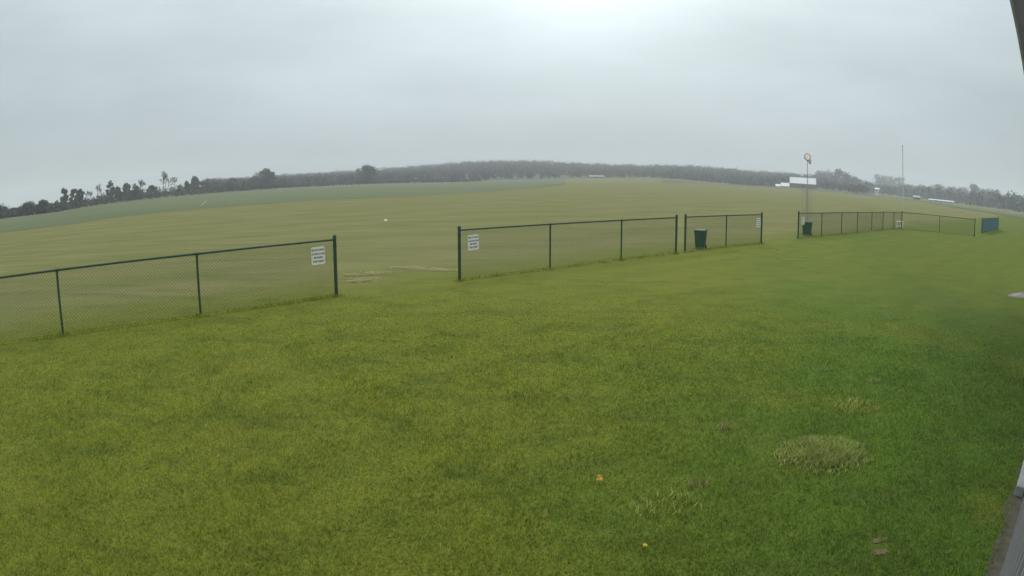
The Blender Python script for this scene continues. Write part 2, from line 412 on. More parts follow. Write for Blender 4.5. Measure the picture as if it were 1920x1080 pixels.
# small things in the lawn
def patch(name, mat_, c, rx, ry, rot=0, z=.006, seed=1, n=28, kind='structure'):
    g = random.Random(seed); m_ = MB(); ring = []
    for k in range(n):
        t = 2 * pi * k / n; q = g.uniform(.72, 1.1); x = rx * q * cos(t); y = ry * q * sin(t)
        ring.append((c[0] + x * cos(rot) - y * sin(rot), c[1] + x * sin(rot) + y * cos(rot), z))
    m_.v = [(c[0], c[1], z + .002)] + ring; m_.f = [(0, 1 + k, 1 + (k + 1) % n) for k in range(n)]
    o_ = m_.build(name, mat_); tag(o_, kind=kind); return o_
patch('soil_patch', M['soil'], gnd(1650, 1013), .075, .038, .2, seed=2)
patch('soil_patch', M['soil'], gnd(1650, 1036), .08, .045, -.1, seed=3)
def straw_strip(pts, wid, n, seed, label, tnt=(2.2, 1.9, 2.6), hh=.02):
    g = np.random.default_rng(seed); P0 = np.array([gnd(*p) for p in pts]); T = g.random(n)
    seg = np.linspace(0, 1, len(pts)); x = np.interp(T, seg, P0[:, 0]); y = np.interp(T, seg, P0[:, 1])
    amp = (1 - np.abs(2 * T - 1) ** 3); x = x + g.normal(0, wid * 1.8, n) * amp + g.normal(0, .12, n); y = y + g.normal(0, wid * 1.8, n) * amp; kp = g.random(n) < .25 + .75 * lump(x * 1.0, y * 1.0, .8, seed + 40) ** 2 * 4; x = x[kp]; y = y[kp]; n = len(x)
    th = g.normal(.2, .5, n); ln = g.uniform(.05, .13, n); h = g.uniform(.01, hh, n)
    b = np.stack([x, y, np.full(n, .004)], -1); d = np.stack([np.cos(th) * ln, np.sin(th) * ln, h], -1); s = np.stack([-np.sin(th), np.cos(th), 0 * th], -1) * .011
    V = np.stack([b - s, b + s, b + d + s * .5, b + d - s * .5], 1).reshape(-1, 3)
    c = g.uniform(.7, 1.15, n)[:, None] * np.array([.40, .36, .16])
    return tag(np_mesh('dry_grass', V, 4, M['hair'], np.repeat(c, 4, 0)), label, 'dry grass', kind='stuff')
straw_strip([(642, 517), (690, 514), (722, 511)], .10, 1300, 1, 'thin streak of straw-coloured dry grass just right of the left fence end')
straw_strip([(738, 501), (790, 505), (848, 508)], .09, 2200, 2, 'longer streak of pale dry grass left of the second fence end')
straw_strip([(655, 528), (700, 524)], .12, 500, 3, 'faint dry grass streak in the fence opening, nearest of the streaks')
straw_strip([(512, 466), (535, 465)], .10, 350, 4, 'small straw-coloured patch in the field behind the left fence')

def flower(name, px, py, r, petal, label, h=.06, cat='flower'):
    x, y = gnd(px, py); t = empty(name, (x, y, 0)); tag(t, label, cat)
    s_ = MB(); s_.tube((0, 0, 0), (.004, .003, h), .002, .0015, 6); s_.build('stem', M['stem'], t)
    p_ = MB(); g = random.Random(px)
    for k in range(22):
        a = 2 * pi * k / 22 + g.uniform(-.1, .1); q = r * g.uniform(.75, 1.1); ww = r * .16; c = Vector((.004, .003, h)); d = Vector((cos(a), sin(a), g.uniform(.0, .7))).normalized() * q; sv = Vector((-sin(a), cos(a), 0)) * ww
        p_.add([c - sv * .4, c + sv * .4, c + d + sv, c + d - sv], [(0, 1, 2, 3)])
    p_.build('petals', petal, t); return t
flower('dandelion', 1123, 912, .030, M['seed'], 'orange-yellow dandelion head, leftmost flower in the near lawn')
flower('dandelion', 1122, 903, .018, M['seed'], 'small orange bud just above the leftmost dandelion', .05)
flower('dandelion', 1207, 1036, .020, M['yellow'], 'bright yellow dandelion low in the near lawn, closest to the camera')
def tuft(name, px, py, rad_, n, hgt, c, label, cat, seed):
    x0, y0 = gnd(px, py); g = np.random.default_rng(seed)
    th = g.uniform(0, 2 * pi, n); q = rad_ * np.sqrt(g.random(n)); x = x0 + q * np.cos(th); y = y0 + q * np.sin(th) * .7
    a = g.uniform(0, 2 * pi, n); h = hgt * g.uniform(.5, 1.2, n); wv = .004
    b = np.stack([x, y, np.full(n, .0)], -1); s = np.stack([np.sin(a) * wv, np.cos(a) * wv, 0 * a], -1); d = np.stack([np.cos(a) * h * .7, np.sin(a) * h * .7, h], -1)
    V = np.stack([b - s, b + s, b + d * .6 + s, b + d], 1).reshape(-1, 3)
    cc = g.uniform(.9, 2.3, n)[:, None] * np.array(c)
    return tag(np_mesh(name, V, 4, M['hair'], np.repeat(cc, 4, 0)), label, cat)
tuft('withered_weed', 1310, 912, .10, 45, .07, (.22, .19, .10), 'withered brown weed tuft in the near lawn right of the dandelion', 'weed', 1)
tuft('withered_weed', 1360, 803, .12, 60, .06, (.24, .19, .10), 'small brown weed tuft in the middle lawn left of the pale grass clump', 'weed', 2)
tuft('weed', 1640, 716, .10, 50, .07, (.22, .25, .10), 'pale green weed tuft up the lawn beyond the grass clump', 'weed', 3)
tuft('weed', 1548, 695, .13, 60, .07, (.20, .25, .09), 'light green weed left of the other tuft up the lawn', 'weed', 4)
tuft('weed', 1605, 764, .35, 420, .06, (.27, .28, .08), 'broad loose patch of pale weeds just beyond the grass clump', 'weed', 6)
tuft('weed', 1250, 950, .30, 260, .06, (.24, .27, .07), 'loose patch of light weeds between the two dandelions', 'weed', 7)

# gravel at the right
def gravel():
    g = random.Random(5); m_ = MB(); c0 = Vector((*gnd(1893, 556), 0)); c1 = Vector((*gnd(1990, 552), 0)); d = c1 - c0; nrm = Vector((-d.y, d.x, 0)).normalized()
    for k in range(1500):
        t = g.random(); p = c0 + d * t + nrm * g.uniform(-.35, .35) * min(1, t * 4 + .1); s = g.uniform(.02, .06)
        a = g.uniform(0, pi); u = Vector((cos(a), sin(a), 0)) * s; v_ = Vector((-sin(a), cos(a), 0)) * s * g.uniform(.5, .9); h = Vector((g.uniform(-.01, .01), g.uniform(-.01, .01), s * g.uniform(.5, .9)))
        m_.add([p - u, p - v_, p + u, p + v_, p + h + u * .4, p + h + v_ * .4, p + h - u * .4, p + h - v_ * .4], [(0, 1, 7, 6), (1, 2, 4, 7), (2, 3, 5, 4), (3, 0, 6, 5), (4, 5, 6, 7)])
    mt = mat('pale_gravel', (.55, .52, .52), .9, (.25, .22, .22), 6)
    return tag(m_.build('gravel', mt), 'pale loose gravel spilling onto the lawn at the right edge', 'gravel', kind='stuff')
gravel()

# ------------------------------------------------------------------ chain-link fences
H = 1.22
def v3(p, z=0.0): return Vector((p[0], p[1], z))
def post(parent, p, big, end=True):
    m_ = MB(); r = .038 if big else .024; top = H + .075 if big else H - .02
    m_.tube((0, 0, -.3), (0, 0, top), r, r, 12)
    o_ = m_.build('post', M['vinyl'], parent, smooth=False, loc=tuple(v3(p) - parent.location))
    if big:
        c = MB(); c.lathe([(r + .006, top - .03), (r + .006, top), (r * .8, top + .022), (.001, top + .034)], 12); c.build('cap', M['vinyl'], o_, smooth=True)
        for z in (.15, .45, .78, 1.08):
            q = MB(); q.lathe([(r, z), (r + .006, z), (r + .006, z + .025), (r, z + .025)], 12); q.build('band', M['vinyl'], o_)
    else:
        c = MB(); c.tube((-.05 * FD.x, -.05 * FD.y, H), (.05 * FD.x, .05 * FD.y, H), .027, .027, 10); c.build('cap', M['vinyl'], o_)
    return o_
def mesh_panel(parent, a, b, z0=.04, z1=1.2, pitch=.072, wr=.0022):
    """two sets of slanted wires woven between a and b"""
    a = v3(a); b = v3(b); d = b - a; Lh = d.length; d.normalize(); nrm = Vector((-d.y, d.x, 0)); hh = z1 - z0
    Vs = []
    for sgn in (1, -1):
        k = -hh
        while k < Lh:
            s0, s1 = k, k + hh; t0, t1 = max(0, -s0 / hh), min(1, (Lh - s0) / hh)
            if t1 > t0:
                q0 = (s0 + hh * t0, t0 * hh); q1 = (s0 + hh * t1, t1 * hh)
                if sgn < 0: q0 = (q0[0], hh - q0[1]); q1 = (q1[0], hh - q1[1])
                off = nrm * (.003 * sgn)
                P0 = a + d * q0[0] + Vector((0, 0, z0 + q0[1])) + off; P1 = a + d * q1[0] + Vector((0, 0, z0 + q1[1])) + off
                Vs.append((P0, P1))
            k += pitch
    m_ = MB()
    for P0, P1 in Vs: m_.tube(P0 - parent.location, P1 - parent.location, wr, wr, 4, caps=False)
    for k in range(int(Lh / pitch)):      # knuckled top and bottom selvage
        for z in (z0, z1 + .02):
            p = a + d * (k * pitch) + Vector((0, 0, z)) - parent.location
            m_.tube(p, p + d * .02 + Vector((0, 0, -.03 if z > .5 else .03)), wr, wr, 4, caps=False)
    return m_.build('mesh', M['wire'], parent)
def fence(pts, big, label, group='chain-link fence runs along the airfield', skip_first=False):
    root = empty('chain_link_fence', tuple(v3(pts[0]))); tag(root, label, 'fence', group)
    for i, p in enumerate(pts):
        if i == 0 and skip_first: continue
        post(root, p, i in big)
    a = v3(pts[0]); b = v3(pts[-1])
    r_ = MB()
    for i in range(len(pts) - 1):
        r_.tube(v3(pts[i], H) - root.location, v3(pts[i + 1], H) - root.location, .021, .021, 10)
    r_.build('top_rail', M['vinyl'], root)
    w_ = MB()
    for i in range(len(pts) - 1):
        w_.tube(v3(pts[i], .05) - root.location, v3(pts[i + 1], .05) - root.location, .0025, .0025, 4)
    w_.build('tension_wire', M['wire'], root)
    for i in range(len(pts) - 1): mesh_panel(root, pts[i], pts[i + 1])
    return root
pA = (-8.24, 9.48); pB = (-6.0, 11.48); pC = (-3.75, 13.77)
fence([(-12.6, 5.5), (-10.45, 7.5), pA, pB, pC], {4}, 'near left run of dark green chain-link fence, ending at a thick post by the opening')
D0 = gnd(862, 527)
Dx = [(-1.25, 15.9), (1.02, 17.94), (3.29, 19.98), (5.52, 22.0)]
fence(Dx, {0, 3}, 'middle run of green chain-link fence, beginning at the post right of the opening')
F0 = [(6.05, 23.12), (8.11, 24.31), (10.33, 26.14)]
F0[0] = (5.95, 22.42)
fence(F0, {0, 2}, 'short two-panel run of green chain-link fence with a sign at its right post')
G0 = [(13.45, 29.03), (15.67, 30.78), (18.06, 32.85), (20.18, 34.6), (22.48, 36.55), (24.6, 38.4), (26.5, 39.8), (28.02, 40.9)]
fence(G0, {0, 7}, 'far long run of green chain-link fence from the bin to the corner')
fence([(28.02, 40.9), (30.85, 39.43), (33.46, 37.82)], {2}, 'two-panel chain-link fence running right from the far corner post', skip_first=True)
# screened run at the far right
Q0 = [(37.88, 41.77), (40.48, 43.90), (43.10, 46.04), (45.7, 48.17), (48.3, 50.3)]
rq = fence(Q0, {0, 4}, 'short far right fence run covered by a blue-green screen, seen almost end-on')
sm = MB(); qa, qb = v3(Q0[0]), v3(Q0[-1]); qd = (qb - qa).normalized(); qn = Vector((qd.y, -qd.x, 0)); L_ = (qb - qa).length
nseg = 60
for k in range(nseg):                      # sagging, pleated cloth
    t0, t1 = k / nseg, (k + 1) / nseg
    p0 = qd * (.25 + (L_ - .4) * t0) + qn * (.035 + .02 * sin(k * 1.7)); p1 = qd * (.25 + (L_ - .4) * t1) + qn * (.035 + .02 * sin((k + 1) * 1.7))
    z = Vector((0, 0, .12 + .02 * sin(k * .9))); zt = Vector((0, 0, 1.14))
    th_ = qn * .006
    sm.add([p0 + z, p1 + z, p1 + zt, p0 + zt, p0 + z + th_, p1 + z + th_, p1 + zt + th_, p0 + zt + th_], [(0, 1, 2, 3), (7, 6, 5, 4), (3, 2, 6, 7), (1, 0, 4, 5)])
sm.build('privacy_screen', M['screen'], rq)

# untrimmed grass left standing along the fence feet
g = np.random.default_rng(77); xs_, ys_ = [], []
for run, dens in (([(-12.6, 5.5), (-10.45, 7.5), pA, pB, pC], 1500), (Dx, 1300), (F0, 900), (G0, 380), ([(28.02, 40.9), (30.85, 39.43), (33.46, 37.82)], 300)):
    for i in range(len(run) - 1):
        a = np.array(run[i]); b = np.array(run[i + 1]); k = int(dens * .30 * np.linalg.norm(b - a)); t = g.random(k)[:, None]
        keep_ = lump(a[0] + (b - a)[0] * t[:, 0], a[1] + (b - a)[1] * t[:, 0], 1.1, 9) > g.uniform(-.9, .5, k)
        p = (a + (b - a) * t + g.normal(0, .055, (k, 2)))[keep_]; xs_.append(p[:, 0]); ys_.append(p[:, 1])
    for p in run:
        k = int(dens * .12); th = g.uniform(0, 2 * pi, k); q = np.abs(g.normal(0, .07, k)) + .02; xs_.append(p[0] + q * np.cos(th)); ys_.append(p[1] + q * np.sin(th))
x = np.concatenate(xs_); y = np.concatenate(ys_); n = len(x); th = g.uniform(0, 2 * pi, n); h = g.uniform(.03, .10, n); wv = .004 + np.hypot(x, y) * .0001
b = np.stack([x, y, 0 * x], -1); sv = np.stack([np.cos(th) * wv, np.sin(th) * wv, 0 * x], -1); a2 = g.uniform(0, 2 * pi, n); dv = np.stack([np.cos(a2) * h * .5, np.sin(a2) * h * .5, h], -1)
V = np.stack([b - sv, b + sv, b + dv * .6 + sv * .8, b + dv, b + dv * .6 - sv * .8], 1).reshape(-1, 3)
tt = g.uniform(.7, 1.7, n)[:, None] * np.array([1.5, 1.55, 1.5])
tag(np_mesh('untrimmed_grass', V, 5, M['blade'], np.repeat(tt, 5, 0)), 'longer untrimmed grass standing along the feet of the fences', 'grass', kind='stuff')

# ------------------------------------------------------------------ signs
def text_mesh(s, size, name, mat_, parent, loc, rot):
    cu = bpy.data.curves.new('t', 'FONT'); cu.body = s; cu.size = size; cu.align_x = 'CENTER'; cu.extrude = .0008; cu.offset = size * .028
    ob = bpy.data.objects.new('t', cu); col.objects.link(ob)
    me = bpy.data.meshes.new_from_object(ob.evaluated_get(bpy.context.evaluated_depsgraph_get()))
    bpy.data.objects.remove(ob); me.name = name; me.materials.clear(); me.materials.append(mat_)
    o_ = bpy.data.objects.new(name, me); col.objects.link(o_); o_.parent = parent; o_.location = loc; o_.rotation_euler = rot
    return o_
def sign(c, zc, ang, label, w_=.33, h_=.37, tilt=0.0):
    """ang: direction of the sign's width in plan, its face turned to the lawn"""
    root = empty('notice_sign', (c[0], c[1], zc), ang); root.rotation_euler = (0, tilt, ang); tag(root, label, 'sign', 'white notice signs on the fence ends')
    p = MB(); r = .03; pts = []
    for cx, cy, a0 in ((w_ / 2 - r, h_ / 2 - r, 0), (-w_ / 2 + r, h_ / 2 - r, 90), (-w_ / 2 + r, -h_ / 2 + r, 180), (w_ / 2 - r, -h_ / 2 + r, 270)):
        for k in range(5): a = R(a0 + 22.5 * k); pts.append((cx + r * cos(a), cy + r * sin(a)))
    n = len(pts)
    p.add([(x, -.003, y) for x, y in pts] + [(x, .003, y) for x, y in pts], [tuple(range(n)), tuple(range(2 * n - 1, n - 1, -1))] + [(k, k + n, (k + 1) % n + n, (k + 1) % n) for k in range(n)])
    pn = p.build('panel', M['white'], root)
    for s, z in (('PILOTS ONLY', .105), ('NO SPECTATORS', .025), ('BEYOND', -.055), ('THIS POINT', -.135)):
        text_mesh(s, .0410 if len(s) > 12 else .052, 'lettering', M['ink'], root, (0, -.0045, z), (R(90), 0, 0))
    for x in (-.13, .13):
        for z in (.155, -.16):
            b = MB(); b.tube((x, -.006, z), (x, .012, z), .005, .005, 8); b.build('bolt', M['steel'], root)
    return root
def on_fence(px, py, a, b, off=.03):
    """point of the vertical plane through a-b seen at a pixel"""
    d = pdir(px, py); a = v3(a); b = v3(b); u = (b - a).normalized(); n = Vector((u.y, -u.x, 0)); C = Vector((0, 0, CAMH))
    t = n.dot(a + n * off - C) / n.dot(d); p = C + d * t
    return (p.x, p.y), p.z, atan2(u.y, u.x)
for px, py, a, b, lab, tl in ((596.5, 479.5, pB, pC, 'white notice sign wired to the near left fence beside its thick end post', -.02),
                          (887.5, 454.5, Dx[0], Dx[1], 'white notice sign just right of the second fence post past the opening', -.03),
                          (1422.3, 417.5, F0[1], F0[2], 'small white notice sign beside the right end post of the short run', 0),
                          (1505.8, 414, G0[0], G0[1], 'farthest white notice sign, hanging in front of the green bin', 0)):
    c, z, a_ = on_fence(px, py, a, b)
    sign(c, z, a_, lab, tilt=tl)

# ------------------------------------------------------------------ bins
def bin_(px, py, w_, h_, label, extra=0):
    x, y = gnd(px, py); root = empty('wheelie_bin', (x, y, 0), R(-28)); tag(root, label, 'bin', 'green bins by the fence')
    b = MB(); v = []
    for z, s in ((.05, .80), (h_ * .6, .93), (h_ * .93, 1)):
        for sx, sy in ((-1, -1), (1, -1), (1, 1), (-1, 1)): v.append((sx * w_ / 2 * s, sy * w_ * .5 * s, z))
    f = [(3, 2, 1, 0)] + [(i * 4 + k, i * 4 + (k + 1) % 4, (i + 1) * 4 + (k + 1) % 4, (i + 1) * 4 + k) for i in (0, 1) for k in range(4)]
    b.add(v, f); b.build('body', M['bin'], root, bevel=.02)
    r = MB(); r.box(-w_ * .53, w_ * .53, -w_ * .53, w_ * .53, h_ * .89, h_ * .93); r.build('rim', M['bin'], root, bevel=.008)
    l_ = MB(); l_.add([(-w_ * .54, -w_ * .56, h_ * .935), (w_ * .54, -w_ * .56, h_ * .935), (w_ * .54, w_ * .56, h_ * .955), (-w_ * .54, w_ * .56, h_ * .955),
                       (-w_ * .46, -w_ * .45, h_ * .99), (w_ * .46, -w_ * .45, h_ * .99), (w_ * .48, w_ * .5, h_ * 1.02), (-w_ * .48, w_ * .5, h_ * 1.02)],
                      [(3, 2, 1, 0), (4, 5, 6, 7), (0, 1, 5, 4), (1, 2, 6, 5), (2, 3, 7, 6), (3, 0, 4, 7)]); l_.build('lid', M['bin_lid'], root, bevel=.01)
    hd = MB(); hd.tube((-w_ * .4, w_ * .62, h_ * .93), (w_ * .4, w_ * .62, h_ * .93), .015, .015, 8)
    for s in (-1, 1): hd.tube((s * w_ * .4, w_ * .5, h_ * .9), (s * w_ * .4, w_ * .62, h_ * .93), .012, .012, 6)
    hd.build('handle', M['bin_lid'], root)
    for s in (-1, 1):
        q = MB(); q.tube((s * w_ * .36, w_ * .46, .08), (s * w_ * .46, w_ * .46, .08), .08, .08, 14); q.build('wheel', M['ink'], root)
    return root
bin_(1513, 441, .56, .72, 'dark green lidded bin behind the far fence run under the windsock')
bin_(1313, 466, .42, .70, 'green bin half hidden behind the short two-panel fence run')

# ------------------------------------------------------------------ windsock and flagpole
def windsock():
    x, y = gnd(1512.5, 421); D = hypot(x, y); ztop = CAMH + D * tan(pel(1513, 301)); root = empty('windsock_mast', (x, y, 0)); tag(root, 'tall thin steel windsock mast with a limp pinkish sock, beyond the far bin', 'windsock')
    m_ = MB(); m_.tube((0, 0, -.2), (0, 0, ztop * .5), .034, .030, 10); m_.tube((0, 0, ztop * .5), (0, 0, ztop), .027, .022, 10); m_.build('pole', M['steel'], root)
    hz = CAMH + D * tan(pel(1513, 352))
    for dx, dy, t in ((-.36, .05, .96), (-.2, -.2, 1), (.2, .16, 1), (.31, -.06, .97)):
        l_ = MB(); l_.tube((dx, dy, -.1), (dx * .85, dy * .85, hz * t), .014, .012, 6); l_.build('stay', M['steel'], root)
    for z in (hz * .35, hz * .9):
        c = MB(); c.tube((-.34, .05, z), (.29, -.06, z), .010, .010, 6); c.tube((-.19, -.19, z), (.19, .15, z), .010, .010, 6)
        c.build('brace', M['steel'], root)
    # swivel ring and cone pointing at the viewer and sagging
    zc = ztop + .24
    rg = MB(); RR = .235; cc = Vector((.0, 0, zc)); ax = Vector((.62, .76, -.22)).normalized(); u = ax.orthogonal().normalized(); w_ = ax.cross(u)
    for k in range(20):
        a0, a1 = 2 * pi * k / 20, 2 * pi * (k + 1) / 20
        rg.tube(cc + (u * cos(a0) + w_ * sin(a0)) * RR, cc + (u * cos(a1) + w_ * sin(a1)) * RR, .016, .016, 6)
    rg.tube((0, 0, ztop - .02), cc - Vector((0, 0, RR)), .03, .02, 8)
    rg.build('ring', M['sock_ring'], root)
    s_ = MB(); n = 20; prof = []; p = cc.copy(); d = ax.copy()
    for i in range(9):
        t = i / 8; rr = RR * (1 - .55 * t); uu = d.orthogonal().normalized(); ww = d.cross(uu)
        for k in range(n): a = 2 * pi * k / n; prof.append(p + (uu * cos(a) * (1 - .25 * t) + ww * sin(a)) * rr * (1 + .04 * sin(3 * a + i)))
        p = p + d * .11; d = (d + Vector((0, 0, -.07))).normalized()
    s_.add(prof, [(i * n + k, i * n + (k + 1) % n, (i + 1) * n + (k + 1) % n, (i + 1) * n + k) for i in range(8) for k in range(n)])
    s_.build('sock', M['sock'], root, smooth=True)
windsock()
def flagpole():
    x, y = gnd(1691, 424); D = hypot(x, y); ztop = CAMH + D * tan(pel(1694, 275)); root = empty('flagpole', (x, y, 0)); tag(root, 'tall bare white flagpole behind the far corner of the fence', 'flagpole')
    m_ = MB(); m_.tube((0, 0, -.2), (0, 0, ztop * .55), .042, .034, 12); m_.tube((0, 0, ztop * .55), (0, 0, ztop), .034, .022, 12); m_.build('pole', M['white_metal'], root)
    b = MB(); b.lathe([(.001, ztop + .13), (.045, ztop + .10), (.06, ztop + .06), (.045, ztop + .02), (.02, ztop)], 12); b.build('ball', M['white_metal'], root, smooth=True)
    r_ = MB(); r_.tube((.08, 0, 1.2), (.05, 0, ztop - .1), .006, .006, 5); r_.build('halyard', M['white'], root)
    k_ = MB(); k_.box(.04, .10, -.02, .02, 1.15, 1.2); k_.tube((.09, -.01, 1.08), (.09, .01, 1.28), .01, .01, 6); k_.build('cleat', M['steel'], root)
    c = MB(); c.lathe([(.15, -.05), (.15, .03), (.08, .06), (.055, .06)], 14); c.build('base', M['concrete'], root)
flagpole()
def white_table():
    x, y = gnd(1687, 427.5); root = empty('table', (x, y, 0), R(-33)); tag(root, 'small white plastic table at the foot of the flagpole', 'table')
    t = MB(); t.box(-.30, .30, -.25, .25, .46, .50); t.build('tabletop', M['white'], root, bevel=.01)
    for sx in (-1, 1):
        for sy in (-1, 1):
            l_ = MB(); l_.tube((sx * .25, sy * .2, 0), (sx * .24, sy * .19, .46), .022, .03, 8); l_.build('leg', M['white'], root)
    s_ = MB(); s_.box(-.24, .24, -.19, .19, .12, .15); s_.build('shelf', M['white'], root)
white_table()
# markers out on the field
x, y = gnd(723, 414); root = empty('field_marker', (x, y, 0)); tag(root, 'small white marker cone alone on the mown field beyond the opening', 'marker')
m_ = MB(); m_.lathe([(.09, .02), (.06, .07), (.03, .11), (.001, .12)], 14); m_.build('cone', M['white'], root, smooth=True)
m_ = MB(); m_.box(-.10, .10, -.10, .10, 0, .02); m_.build('base', M['white'], root)
x, y = gnd(381, 384, .1); root = empty('leaning_pole', (x, y, tz(x, y) - .1)); tag(root, 'white pole leaning to the right at the edge of the crop field', 'pole')
m_ = MB(); m_.tube((-.42, 0, 0), (.42, 0, .62), .07, .055, 8); m_.build('pole', M['white'], root)
m_ = MB(); m_.tube((-.1, .25, -.1), (-.06, 0, .33), .03, .025, 8); m_.build('prop', M['white'], root)
x, y = gnd(1458, 468); g = MB(); g.lathe([(.001, .0), (.04, .012), (.045, .035), (.02, .055), (.001, .06)], 10, (x, y))
tag(g.build('stone', M['concrete'], smooth=True), 'small pale stone on the grass in front of the second opening', 'stone')

# ------------------------------------------------------------------ building that carries the camera
def building():
    o0 = wx; t = empty('clubhouse', tuple(o0), 0); tag(t, 'pale metal-sided building at the right edge, with overhanging eave', 'building')
    B = Matrix(((WD.x, WN.x, 0), (WD.y, WN.y, 0), (0, 0, 1)))          # local: x along the wall, y into the building
    ez = CAMH + .60; th = .0; x0, x1 = -9.0, 13.0; dep = 7.0
    wl = MB(); wl.box(x0, x1, 0, dep, .12, ez + .02, B)
    k = x0 + .1
    while k < x1:                                                       # pressed ribs of the siding
        wl.box(k, k + .03, -.018, .0, .14, ez - .01, B); k += .23
    wl.build('wall', M['siding'], t)
    f = MB(); f.box(x0 - .02, x1 + .02, .02, dep - .02, -.1, .12, B); f.build('foundation', M['concrete'], t)
    e0 = Vector((1.400, 1.325, 0)); ed = (Vector((2.155, 2.013, 0)) - e0).normalized(); en = Vector((ed.y, -ed.x, 0))
    E_ = Matrix(((ed.x, en.x, 0), (ed.y, en.y, 0), (0, 0, 1))); T = Matrix.Translation(e0 - o0) @ E_.to_4x4()
    rf = MB()
    # roof: two slopes with thickness
    def slab(ya, za, yb, zb, tk=.08):
        v = [B @ Vector(p) for p in ((x0 - .3, ya, za), (x1 + .3, ya, za), (x1 + .3, yb, zb), (x0 - .3, yb, zb), (x0 - .3, ya, za + tk), (x1 + .3, ya, za + tk), (x1 + .3, yb, zb + tk), (x0 - .3, yb, zb + tk))]
        rf.add(v, [(3, 2, 1, 0), (4, 5, 6, 7), (0, 1, 5, 4), (1, 2, 6, 5), (2, 3, 7, 6), (3, 0, 4, 7)])
    ea, eb = T @ Vector((-6, .012, ez + .10)), T @ Vector((14, .012, ez + .10)); ra, rb = B @ Vector((x0 - .3, dep / 2, ez + 1.4)), B @ Vector((x1 + .3, dep / 2, ez + 1.4)); up_ = Vector((0, 0, .06))
    rf.add([ea, eb, rb, ra, ea + up_, eb + up_, rb + up_, ra + up_], [(3, 2, 1, 0), (4, 5, 6, 7), (0, 1, 5, 4), (1, 2, 6, 5), (2, 3, 7, 6), (3, 0, 4, 7)])
    slab(dep + .30, ez + .14, dep / 2, ez + 1.4)
    rf.build('roof', M['siding'], t)
    # eave: soffit and fascia, set so that their edge runs where the photo shows it
    s_ = MB(); s_.box(-6, 14, .006, .50, ez, ez + .02, T)
    for k in range(7): s_.box(-4, 14, .06 + k * .06, .072 + k * .06, ez - .006, ez - .001, T)
    s_.build('soffit', M['soffit'], t)
    fa = MB(); fa.box(-6, 14, -.004, .006, ez - .012, ez + .165, T); fa.build('fascia', M['fascia'], t)
    st = MB()                                                           # door step a little farther along
    c0 = Vector((*gnd(1902, 930), 0)); c0 = c0 - o0; u0 = c0.dot(WD); v0 = c0.dot(WN)
    st.box(u0, u0 + 2.4, v0 - .01, -.022, -.05, .10, B); st.build('step', M['concrete'], t, bevel=.01)
    return t
building()
sp = MB(); nS = 60
for k in range(nS + 1):
    p = wx + WD * (-7 + 18 * k / nS); q = .16 + .03 * sin(k * 2.3) + .02 * sin(k * 5.1)
    sp.v += [tuple(p + WN * .05 + Vector((0, 0, .006))), tuple(p - WN * q + Vector((0, 0, .006)))]
sp.f = [(2 * k, 2 * k + 1, 2 * k + 3, 2 * k + 2) for k in range(nS)]
tag(sp.build('soil_strip', mat('damp_soil', (.12, .105, .08), .95, (.075, .075, .045), 10, bump=.5)), kind='structure')

# ------------------------------------------------------------------ trees
def leaf_cloud(g, centers, n, size, squash=.8):
    """small leaf faces filling the given lobes: list of (c, r)"""
    tot = sum(r ** 2 for c, r in centers); out_ = []
    for c, r in centers:
        k = max(6, int(n * r * r / tot)); d = g.normal(size=(k, 3)); d /= np.linalg.norm(d, axis=1)[:, None]
        q = r * g.random(k) ** .45; out_.append(np.array(c) + d * q[:, None] * np.array([1, 1, squash]))
    P0 = np.concatenate(out_); k = len(P0)
    a = g.normal(size=(k, 3)); a /= np.linalg.norm(a, axis=1)[:, None]; b = np.cross(a, g.normal(size=(k, 3))); b /= np.linalg.norm(b, axis=1)[:, None]
    s = (size * g.uniform(.5, 1.3, k))[:, None]
    return np.stack([P0 - a * s, P0 - b * s * .6, P0 + a * s, P0 + b * s * .6], 1).reshape(-1, 3), k
def branch(mb_, g, p, d, ln, r, depth, up=.25, spread=.55, minr=.03, tips=None):
    pts = [p]; rr = [r]; q = p.copy(); dd = d.copy()
    for i in range(3):
        dd = (dd + Vector((g.gauss(0, .12), g.gauss(0, .12), g.gauss(0, .06) + up * .15))).normalized(); q = q + dd * ln / 3
        pts.append(q.copy()); rr.append(max(minr, r * (1 - .3 * (i + 1) / 3)))
    mb_.path(pts, rr, 5)
    if depth == 0:
        if tips is not None: tips.append(q)
        return
    for k in range(g.choice((2, 3, 3))):
        a = g.uniform(0, 2 * pi); o_ = dd.orthogonal().normalized(); o2 = dd.cross(o_)
        nd = (dd + (o_ * cos(a) + o2 * sin(a)) * g.uniform(.5, 1.2) * spread + Vector((0, 0, up))).normalized()
        branch(mb_, g, pts[g.choice((2, 3, 3))], nd, ln * g.uniform(.6, .82), max(minr, r * .58), depth - 1, up, spread, minr, tips)
